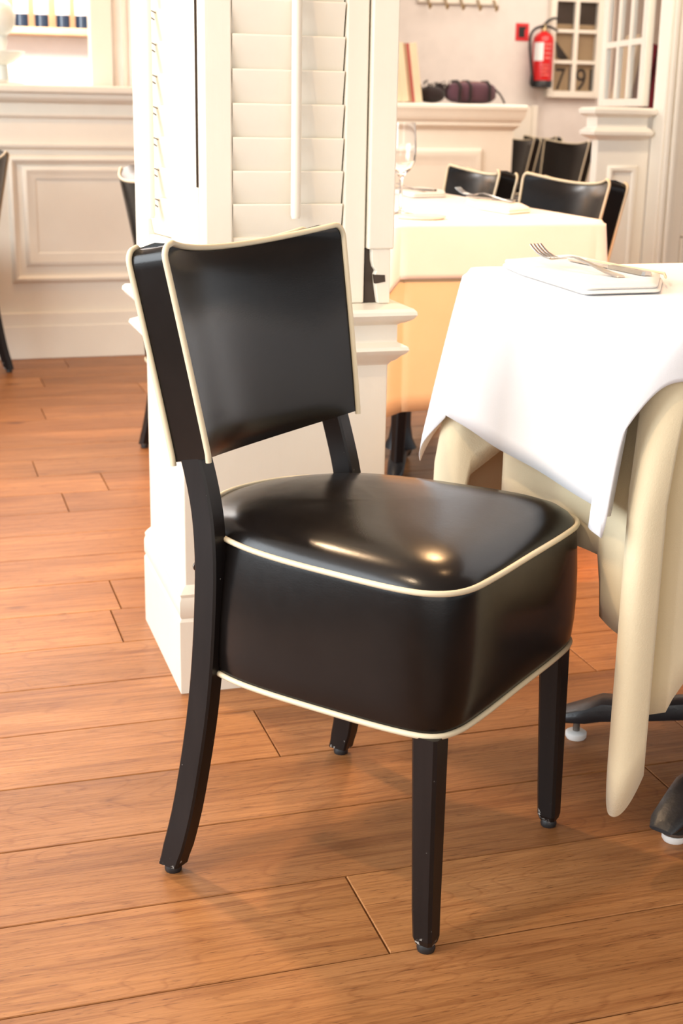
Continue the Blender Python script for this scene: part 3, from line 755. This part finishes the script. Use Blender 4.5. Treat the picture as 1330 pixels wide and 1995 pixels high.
MB().box(-2.6, 1.75, BY-.055, BY+.42, 1.0855, 1.118).build('top', PAINT2, bar, bevel=.010, seg=3)
MO = [(0, 0), (.004, .010), (.012, .016), (.020, .018), (.028, .012), (.034, .004), (.040, .001)]
for a, b in ((-1.45, .27), (.395, 1.55)):
    m = MB(); frame_front(m, a, b, .318, .842, BY-.0002, MO); m.build('moulding', PAINT2, bar, smooth=40)
    m = MB(); frame_front(m, a+.058, b-.058, .386, .80, BY-.0002, [(0, 0), (.008, .009), (.02, .012), (.032, .006), (.05, .007), (.06, .0)]); m.build('moulding', PAINT2, bar, smooth=40)
col = thing('bar_post', 'white square post rising from the bar top', 'post', (0, 0, 0))
MB().box(.778, .868, 6.10, 6.20, 1.1185, 2.745).build('shaft', PAINT, col, bevel=.003)
MB().box(.8685, 1.06, 6.14, 6.22, 1.1185, 2.745).build('side_board', WALLBAR, col, bevel=.003)
MB().box(.915, .935, 6.128, 6.1395, 1.1185, 2.745).build('bead', PAINT, col, bevel=.003)
std = thing('tiered_stand', 'pale glass pedestal stand with a round bowl on the bar', 'stand', (.405, 6.06, 1.1185))
MB().lathe([(.085, 0), (.09, .004), (.06, .010), (.028, .018), (.024, .07), (.022, .075)], (0, 0, 0), 28).build('base', FROST, std, smooth=45)
MB().lathe([(.024, .075), (.05, .085), (.085, .112), (.098, .128), (.094, .130), (.08, .118), (.03, .10), (.012, .115), (.02, .14), (.028, .165), (.026, .19)], (0, 0, 0), 28).build('dish', FROST, std, smooth=45)
MB().lathe([(.026, .19), (.045, .205), (.062, .235), (.066, .27), (.05, .31), (.02, .335), (.004, .34)], (0, 0, 0), 28).build('globe', FROST, std, smooth=60)
sh = thing('wall_shelf', 'wooden wall shelf with lit tan back board behind the bar', 'shelf', (0, 0, 0))
MB().box(-.3, 1.35, 7.60, 7.855, 1.39, 1.425).build('board', OAKW, sh, bevel=.004)
MB().box(-.3, 1.35, 7.84, 7.857, 1.4255, 1.95).build('back_board', OAKW, sh)
for i, bx in enumerate((.505, .626, .73, .84, .94)):
    b = thing('wine_bottle', ['dark bottle with pale label hidden behind the pale stand, first on the shelf', 'dark bottle with pale label on the wall shelf, next to the pale glass stand', 'dark bottle with pale label, second from the left visible on the wall shelf', 'dark bottle with pale label, third from the left visible on the wall shelf', 'dark bottle with pale label on the wall shelf, next to the white post'][i], 'bottle', (bx, 7.70, 1.4255), 0, 'bottles on the wall shelf behind the bar')
    MB().lathe([(.030, 0), (.036, .004), (.0365, .18), (.033, .20), (.016, .225), (.0135, .24), (.0135, .30), (.015, .302), (.015, .315), (.010, .316)], (0, 0, 0), 20).build('glass_body', BOTTLE, b, smooth=45)
    MB().lathe([(.0369, .066), (.0373, .067), (.0373, .165), (.0369, .166)], (0, 0, 0), 20, False, False).build('label', LABELP, b, smooth=45)

# ------------------------------------------------------------------ panelled ledge (right background)
LY = 8.2
lg = thing('panelled_ledge', 'cream panelled half wall with a deep moulded ledge in the back room', 'partition', (0, 0, 0))
MB().box(1.95, 3.665, LY, LY+.26, 0, .955).build('body', PAINT2, lg, bevel=.003)
m = MB(); sweep_rect(m, [(0, .935), (.012, .945), (.022, .955), (.030, .962), (.030, .985), (.040, .992), (.055, 1.02), (.058, 1.05), (.065, 1.062), (.066, 1.08), (.058, 1.088), (-.02, 1.09)], 1.95, 3.665, LY, LY+.26)
m.build('ledge', PAINT2, lg, smooth=25)
m = MB(); frame_front(m, 2.35, 3.455, .25, .822, LY-.0002, [(0, 0), (.006, .018), (.02, .026), (.04, .024), (.06, .010), (.09, .004), (.10, 0)]); m.build('moulding', PAINT2, lg, smooth=40)
# small white panel door beyond the ledge
pd = thing('low_gate', 'small white framed panel behind the end of the ledge', 'panel', (0, 0, 0))
MB().box(4.60, 4.79, 10.32, 10.345, 0, 1.09).build('panel', PAINT2, pd)
for a, b in ((4.57, 4.615), (4.765, 4.81)): MB().box(a, b, 10.305, 10.35, 0, 1.10).build('stile', PAINT, pd, bevel=.004)
# things on the ledge
LG = 'menu boards leaning on the ledge'
def leaning(x, th, mat, label, h=.345, lean=8.5):
    o = MB().box(0, th, -.11, .11, 0, h).build('menu_board', mat, None, bevel=.001)
    o.location = (x, LY+.10, 1.0905+.0); o.rotation_euler = (0, math.radians(-lean), 0)
    o.location.z = 1.0905+ .001
    return tag(o, label, 'menu', LG)
xx = 2.875
for i, (th, mt, lb) in enumerate(((.040, MENUA, 'thick cream menu folder at the back of the leaning row'), (.045, MENUA, 'cream menu folder leaning second from the post'), (.018, MENUB, 'thin brown menu folder in the leaning row'), (.016, MENUC, 'thin red menu folder in the leaning row'), (.048, MENUA, 'cream menu folder leaning at the front of the row next to the dark bag'))):
    o = leaning(xx, th, mt, lb); xx += th/math.cos(math.radians(8.5))+.001
bag = thing('soft_bag', 'dark plum woollen bag lying on the ledge', 'bag', (3.345, LY+.10, 1.091))
def blob(cx, cz, rx, ry, rz_, p=2.6, n=20, k=10, seed=0):
    rr = random.Random(seed); m = MB(); rs = []
    for j in range(k+1):
        a = -PI/2+PI*j/k
        cz_ = math.copysign(abs(math.sin(a))**(2/p), math.sin(a)); cr = abs(math.cos(a))**(2/p)
        rs.append([(cx+rx*(cr*math.copysign(abs(math.cos(2*PI*i/n))**(2/p), math.cos(2*PI*i/n)))*(1+rr.uniform(-.03, .03)), ry*cr*math.sin(2*PI*i/n), cz+rz_*cz_*(1+rr.uniform(-.03, .03))) for i in range(n)])
    return m.rings(rs)
blob(.06, .066, .17, .09, .064, 3.2).build('body', PURPLE, bag, smooth=70)
blob(.06, .082, .155, .07, .052, 3.0, seed=3).build('flap', RUST, bag, smooth=70)
for xs in (-.05, .02, .15):
    MB().tube([(xs, -.094, .01), (xs, -.096, .06), (xs+.005, -.09, .10), (xs+.005, -.04, .131), (xs, .04, .131)], .010, 8).build('strap', KNIT, bag, smooth=60)
MB().tube([(.20, -.03, .10), (.24, -.05, .06), (.262, -.06, .02), (.268, -.06, .006)], .006, 8).build('strap_end', KNIT, bag, smooth=60)
sc_ = thing('knitted_scarf', 'crumpled black knitted scarf between the menus and the plum bag', 'scarf', (3.145, LY+.10, 1.091))
blob(0, .052, .085, .08, .05, 2.3, seed=5).build('wrap', KNIT, sc_, smooth=70)
blob(.05, .075, .035, .05, .045, 2.0, seed=6).build('knot', KNIT, sc_, smooth=70)
fr_ = MB()
for i in range(26):
    a = rnd.uniform(0, 6.28); xx_ = rnd.uniform(-.085, .10); z0_ = .09+rnd.uniform(-.01, .02)
    fr_.tube([(xx_, -.03, z0_), (xx_+rnd.uniform(-.012, .012), -.04, z0_+.015), (xx_+rnd.uniform(-.02, .02), -.045, z0_+rnd.uniform(.015, .03))], .003, 5)
f_ = fr_.build('fringe', KNIT, sc_); f_['kind'] = 'stuff'

# ------------------------------------------------------------------ far wall fittings
FY = 10.4
rk = thing('coat_rack', 'brass coat rack with five hooks on the far wall', 'coat rack', (0, 0, 0))
MB().box(3.80, 4.46, FY-.03, FY-.001, 1.835, 1.90).build('rail', PAINT2, rk, bevel=.004)
for hx in (3.87, 4.01, 4.14, 4.28, 4.415):
    MB().tube([(hx, FY-.03, 1.87), (hx, FY-.06, 1.85), (hx, FY-.075, 1.81), (hx, FY-.09, 1.79), (hx, FY-.11, 1.80), (hx, FY-.115, 1.825)], .008, 8).build('hook', BRASS, rk, smooth=60)
sg = thing('fire_sign', 'red square extinguisher sign on the far wall', 'sign', (0, 0, 0))
MB().box(4.625, 4.735, FY-.006, FY-.0005, 1.585, 1.715).build('plate', REDD, sg)
m = MB(); m.prism([(4.648, 1.61), (4.70, 1.61), (4.70, 1.67), (4.712, 1.675), (4.712, 1.69), (4.648, 1.69)], FY-.0075, FY-.0062, 'y'); m.build('pictogram', BLACKP, sg)
ex = thing('fire_extinguisher', 'red fire extinguisher with black hose hanging on the far wall', 'extinguisher', (4.82, FY-.105, 1.235))
MB().lathe([(.078, .04), (.080, .05), (.080, .34), (.074, .375), (.055, .40), (.030, .412), (.026, .42)], (0, 0, 0), 28).build('cylinder_body', RED, ex, smooth=45)
MB().lathe([(.070, 0), (.082, .006), (.084, .05), (.0805, .054)], (0, 0, 0), 28).build('base_ring', BLACKP, ex, smooth=45)
MB().lathe([(.024, .42), (.026, .435), (.018, .45), (.018, .47), (.008, .475)], (0, 0, 0), 16).build('valve', BRASS, ex, smooth=45)
MB().tube([(0, 0, .468), (.03, -.01, .50), (.07, -.015, .518), (.11, -.015, .516)], [.012, .011, .010, .008], 8).build('handle', BLACKP, ex, smooth=60)
MB().tube([(0, 0, .455), (.04, -.01, .455), (.08, -.01, .44), (.11, -.01, .425)], [.012, .010, .009, .008], 8).build('lever', BLACKP, ex, smooth=60)
hp = catmull([(-.01, -.02, .455), (-.05, -.025, .450), (-.10, -.025, .425), (-.125, -.02, .37), (-.122, -.02, .28), (-.105, -.02, .18), (-.093, -.02, .10), (-.092, -.02, .06)], 5, False)
MB().tube(hp, .011, 8).build('hose', BLACKP, ex, smooth=60)
MB().tube([(-.092, -.02, .09), (-.092, -.02, .03), (-.088, -.02, .012)], [.014, .018, .012], 10).build('nozzle', BLACKP, ex, smooth=60)
def patch(a0, a1, z0, z1, r=.0808, n=8):
    m = MB(); m.grid(lambda u, v: (r*math.cos(math.radians(a0+(a1-a0)*u)), r*math.sin(math.radians(a0+(a1-a0)*u)), z0+(z1-z0)*v), n, 1); return m
lb = patch(-172, -112, .20, .335).build('label', WHITEPL, ex, smooth=60, recalc=False); lb['label'] = 'white instruction label'
PINK = plain('label_print', (.62, .16, .14), .5, nscale=60, namt=.5)
for zz in (.215, .25, .285, .315): patch(-106, -62, zz, zz+.014, .0807).build('label_print', PINK, ex, smooth=60, recalc=False)
for zz in (.09, .115, .14, .165): patch(-120, -72, zz, zz+.009, .0807).build('label_print', PINK, ex, smooth=60, recalc=False)
# window on the far wall
wn = MB(); wn.box(4.895, 4.945, FY-.06, FY-.001, 1.165, 2.30); wn.box(5.305, 5.355, FY-.06, FY-.001, 1.165, 2.30); wn.box(4.9455, 5.3045, FY-.06, FY-.001, 1.165, 1.215); wn.box(4.9455, 5.3045, FY-.06, FY-.001, 2.25, 2.30)
win = wn.build('window_1', PAINT, None, bevel=.004); tag(win, kind='structure')
MB().box(5.107, 5.143, FY-.055, FY-.012, 1.2155, 2.2495).build('mullion', PAINT, win, bevel=.004)
for k in range(4):
    zz = 1.215+.218+.232*k-.012
    for a, b in ((4.9455, 5.1065), (5.1435, 5.3045)): MB().box(a, b, FY-.052, FY-.014, zz, zz+.026).build('muntin', PAINT, win, bevel=.004)
zs = [1.2155]+[1.215+.218+.232*k+.0145 for k in range(4)]; ze = [1.215+.218+.232*k-.0125 for k in range(4)]+[2.2495]
for z0_, z1_ in zip(zs, ze):
    for a, b in ((4.946, 5.1065), (5.1435, 5.304)): MB().box(a, b, FY-.034, FY-.031, z0_, z1_).build('pane', PANE, win)
tb_ = MB().box(4.946, 5.304, FY-.008, FY-.001, 1.2155, 1.72).build('tan_backing', TAN, None); tag(tb_, 'tan board behind the lower panes of the far window', 'board')
db_ = MB().box(4.946, 5.304, FY-.010, FY-.001, 1.7205, 2.25).build('dark_backing', DARKB, None); tag(db_, 'dark brown board behind the upper panes of the far window', 'board')
cards = thing('number_cards', 'tan cards with black numerals 7 and 9 behind the lowest window panes', 'card', (0, 0, 0))
def digit(ch, x, z, size, sx=1.0):
    cu = bpy.data.curves.new('numeral', 'FONT'); cu.body = ch; cu.size = size; cu.extrude = .001; cu.materials.append(BLACKP)
    t = bpy.data.objects.new('numeral_text', cu); COL.objects.link(t)
    bpy.context.view_layer.update()
    me = bpy.data.meshes.new_from_object(t.evaluated_get(bpy.context.evaluated_depsgraph_get()))
    bpy.data.objects.remove(t)
    o = bpy.data.objects.new('numeral', me); COL.objects.link(o); o.parent = cards
    o.location = (x, FY-.0105, z); o.rotation_euler = (PI/2, 0, 0); o.scale = (sx, 1, 1); o['label'] = 'black numeral '+ch
digit('7', 4.975, 1.225, .24, .8); digit('1', 5.055, 1.225, .24, .9); digit('9', 5.155, 1.225, .24, .85); digit('1', 5.235, 1.225, .24, 1.0)
MB().box(4.950, 5.10, FY-.0095, FY-.0085, 1.216, 1.41).build('card', TAN, cards); MB().box(5.15, 5.30, FY-.0095, FY-.0085, 1.216, 1.41).build('card', TAN, cards)
ft_ = MB().prism([(4.955, 1.60), (4.975, 1.585), (5.09, 1.46), (5.02, 1.455), (4.985, 1.47), (4.975, 1.53)], FY-.014, FY-.011, 'y').build('dark_feather', BLACKP, None); tag(ft_, 'black feather shaped ornament behind the left pane', 'ornament')

# ------------------------------------------------------------------ right glazed screen
SY = 4.9
scn = thing('screen_pedestal', 'white panelled pedestal with moulded cap below the glazed screen', 'pedestal', (0, 0, 0))
MB().box(2.545, 2.769, SY, SY+.05, 0, .97).build('body', PAINT, scn, bevel=.003)
m = MB(); sweep_rect(m, [(0, .945), (.010, .952), (.022, .958), (.036, .966), (.038, .978), (.026, .990), (.018, .994), (.018, 1.030), (.028, 1.036), (.042, 1.044), (.044, 1.058), (.034, 1.066), (-.02, 1.070)], 2.545, 2.725, SY, SY+.05)
m.build('cap', PAINT, scn, smooth=25)
m = MB(); frame_front(m, 2.592, 2.722, .30, .852, SY-.0002, [(0, 0), (.004, .008), (.012, .012), (.020, .010), (.026, -.001+.002)]); m.build('moulding', PAINT, scn, smooth=40)
MB().box(2.545, 2.769, SY-.012, SY, 0, .14).build('baseboard', PAINT, scn, bevel=.004)
gz = thing('glazed_screen', 'white small paned glazed screen standing on the pedestal', 'screen', (2.795, SY+.105, 1.0735), math.radians(90-10.4))
# local x runs back along the panel, z up
GL = .58
def gbar(a, b, z0, z1, nm='bar', t=.03): MB().box(a, b, -t/2, t/2, z0, z1).build(nm, PAINT, gz, bevel=.003)
gbar(0, .06, 0, 1.2, 'stile'); gbar(GL-.06, GL, 0, 1.2, 'stile'); gbar(.0605, GL-.0605, 0, .03, 'rail'); gbar(.0605, GL-.0605, 1.15, 1.2, 'rail')
for u in (.2017, .3563): gbar(u, u+.022, .0305, 1.1495, 'muntin', .026)
for zz in (.235, .50, .78):
    for a, b in ((.0605, .2012), (.2242, .3558), (.3788, .5195)): gbar(a, b, zz, zz+.025, 'muntin', .022)
zs = [(.031, .2345), (.2605, .4995), (.5255, .7795), (.8055, 1.149)]
for a, b in ((.061, .2012), (.2242, .3558), (.3788, .519)):
    for z0_, z1_ in zs: MB().box(a, b, -.002, .002, z0_, z1_).build('pane', PANE, gz)
sp = thing('moulded_post', 'white moulded door post right of the glazed screen', 'post', (0, 0, 0))
MB().box(2.770, 2.835, SY-.09, SY+.0-.002, 0, 2.745).build('shaft', PAINT, sp, bevel=.004)
MB().box(2.780, 2.800, SY-.102, SY-.0905, 0, 2.745).build('bead', PAINT, sp, bevel=.005)
MB().box(2.808, 2.828, SY-.102, SY-.0905, 0, 2.745).build('bead', PAINT, sp, bevel=.005)
MB().box(2.8355, 2.862, SY-.060, SY-.002, 0, 2.745).build('bead', PAINT, sp, bevel=.004)
dr = MB(); DY = SY-.045
dr.box(2.864, 2.912, DY, DY+.04, .01, 2.10); dr.box(3.55, 3.65, DY, DY+.04, .01, 2.10); dr.box(2.9125, 3.5495, DY, DY+.04, .01, .20); dr.box(2.9125, 3.5495, DY, DY+.04, .58, .78); dr.box(2.9125, 3.5495, DY, DY+.04, 2.0, 2.10)
door = dr.build('door_1', PAINT, None, bevel=.004); tag(door, kind='structure')
MB().box(2.9125, 3.5495, DY+.012, DY+.03, .2005, .5795).build('panel', PAINT, door)
m = MB(); frame_front(m, 2.913, 3.549, .201, .579, DY+.0115, [(0, 0), (.004, .010), (.014, .012), (.02, .004), (.024, 0)]); m.build('moulding', PAINT, door, smooth=40)
for zz in (1.145, 1.53): MB().box(2.9125, 3.5495, DY+.008, DY+.032, zz, zz+.028).build('muntin', PAINT, door, bevel=.003)
MB().box(2.9155, 2.935, DY+.008, DY+.032, .7805, 1.9995).build('muntin', PAINT, door, bevel=.003)
for z0_, z1_ in ((.781, 1.1445), (1.1735, 1.5295), (1.5585, 1.9995)): MB().box(2.936, 3.549, DY+.018, DY+.022, z0_, z1_).build('pane', PANE, door)
MB().lathe([(.012, 0), (.012, .03), (.024, .035), (.026, .05), (.015, .06)], (0, 0, 0), 16).xf(Matrix.Translation((3.60, DY, .95)) @ Matrix.Rotation(PI/2, 4, 'X')).build('door_knob', BRASS, door, smooth=45)
rk2 = thing('slatted_rack', 'white slatted rack behind the glazed door', 'rack', (0, 0, 0))
for k in range(7): MB().box(3.80, 4.6, 6.50, 6.53, .55+.13*k, .60+.13*k).build('slat', PAINT2, rk2, bevel=.004)
for xa in (3.764, 4.6): MB().box(xa, xa+.035, 6.50, 6.54, 0, 1.45).build('upright', PAINT2, rk2, bevel=.004)
cab = thing('side_cabinet', 'low cream cabinet behind the glazed screen carrying leaning folders', 'cabinet', (0, 0, 0))
MB().box(3.255, 3.66, 6.05, 6.20, .06, 1.04).build('body', PAINT2, cab, bevel=.004)
MB().box(3.25, 3.67, 6.03, 6.205, 1.0405, 1.065).build('top', PAINT2, cab, bevel=.006)
MB().box(3.26, 3.65, 6.06, 6.19, 0, .0595).build('baseboard', PAINT2, cab)
for a, b in ((3.26, 3.452), (3.460, 3.65)):
    dd = MB().box(a, b, 6.034, 6.0495, .10, 1.0).build('door', PAINT2, cab, bevel=.003)
    MB().lathe([(.006, 0), (.006, .012), (.012, .016), (.010, .024)], (0, 0, 0), 12).xf(Matrix.Translation(((a+b)/2+(.07 if a < 3.3 else -.07), 6.034, .7)) @ Matrix.Rotation(PI/2, 4, 'X')).build('knob', BRASS, dd, smooth=45)
FG2 = 'folders leaning on the cabinet behind the glazed screen'
def folder(x, th, h, lean, mat, label):
    o = MB().box(0, th, -.07, .07, 0, h).build('menu_folder', mat, None, bevel=.001)
    o.location = (x, 6.125, 1.0655+abs(math.sin(math.radians(lean)))*(th if lean > 0 else 0)); o.rotation_euler = (0, math.radians(lean), 0)
    return tag(o, label, 'menu', FG2)
folder(3.262, .03, .34, 12, TAN, 'tan folder leaning right behind the left panes of the glazed screen')
folder(3.335, .035, .30, 11, MAROON, 'maroon folder leaning beside the tan folder behind the glazed screen')
folder(3.395, .035, .29, 10, MAROON, 'maroon folder in the middle of the row behind the glazed screen')
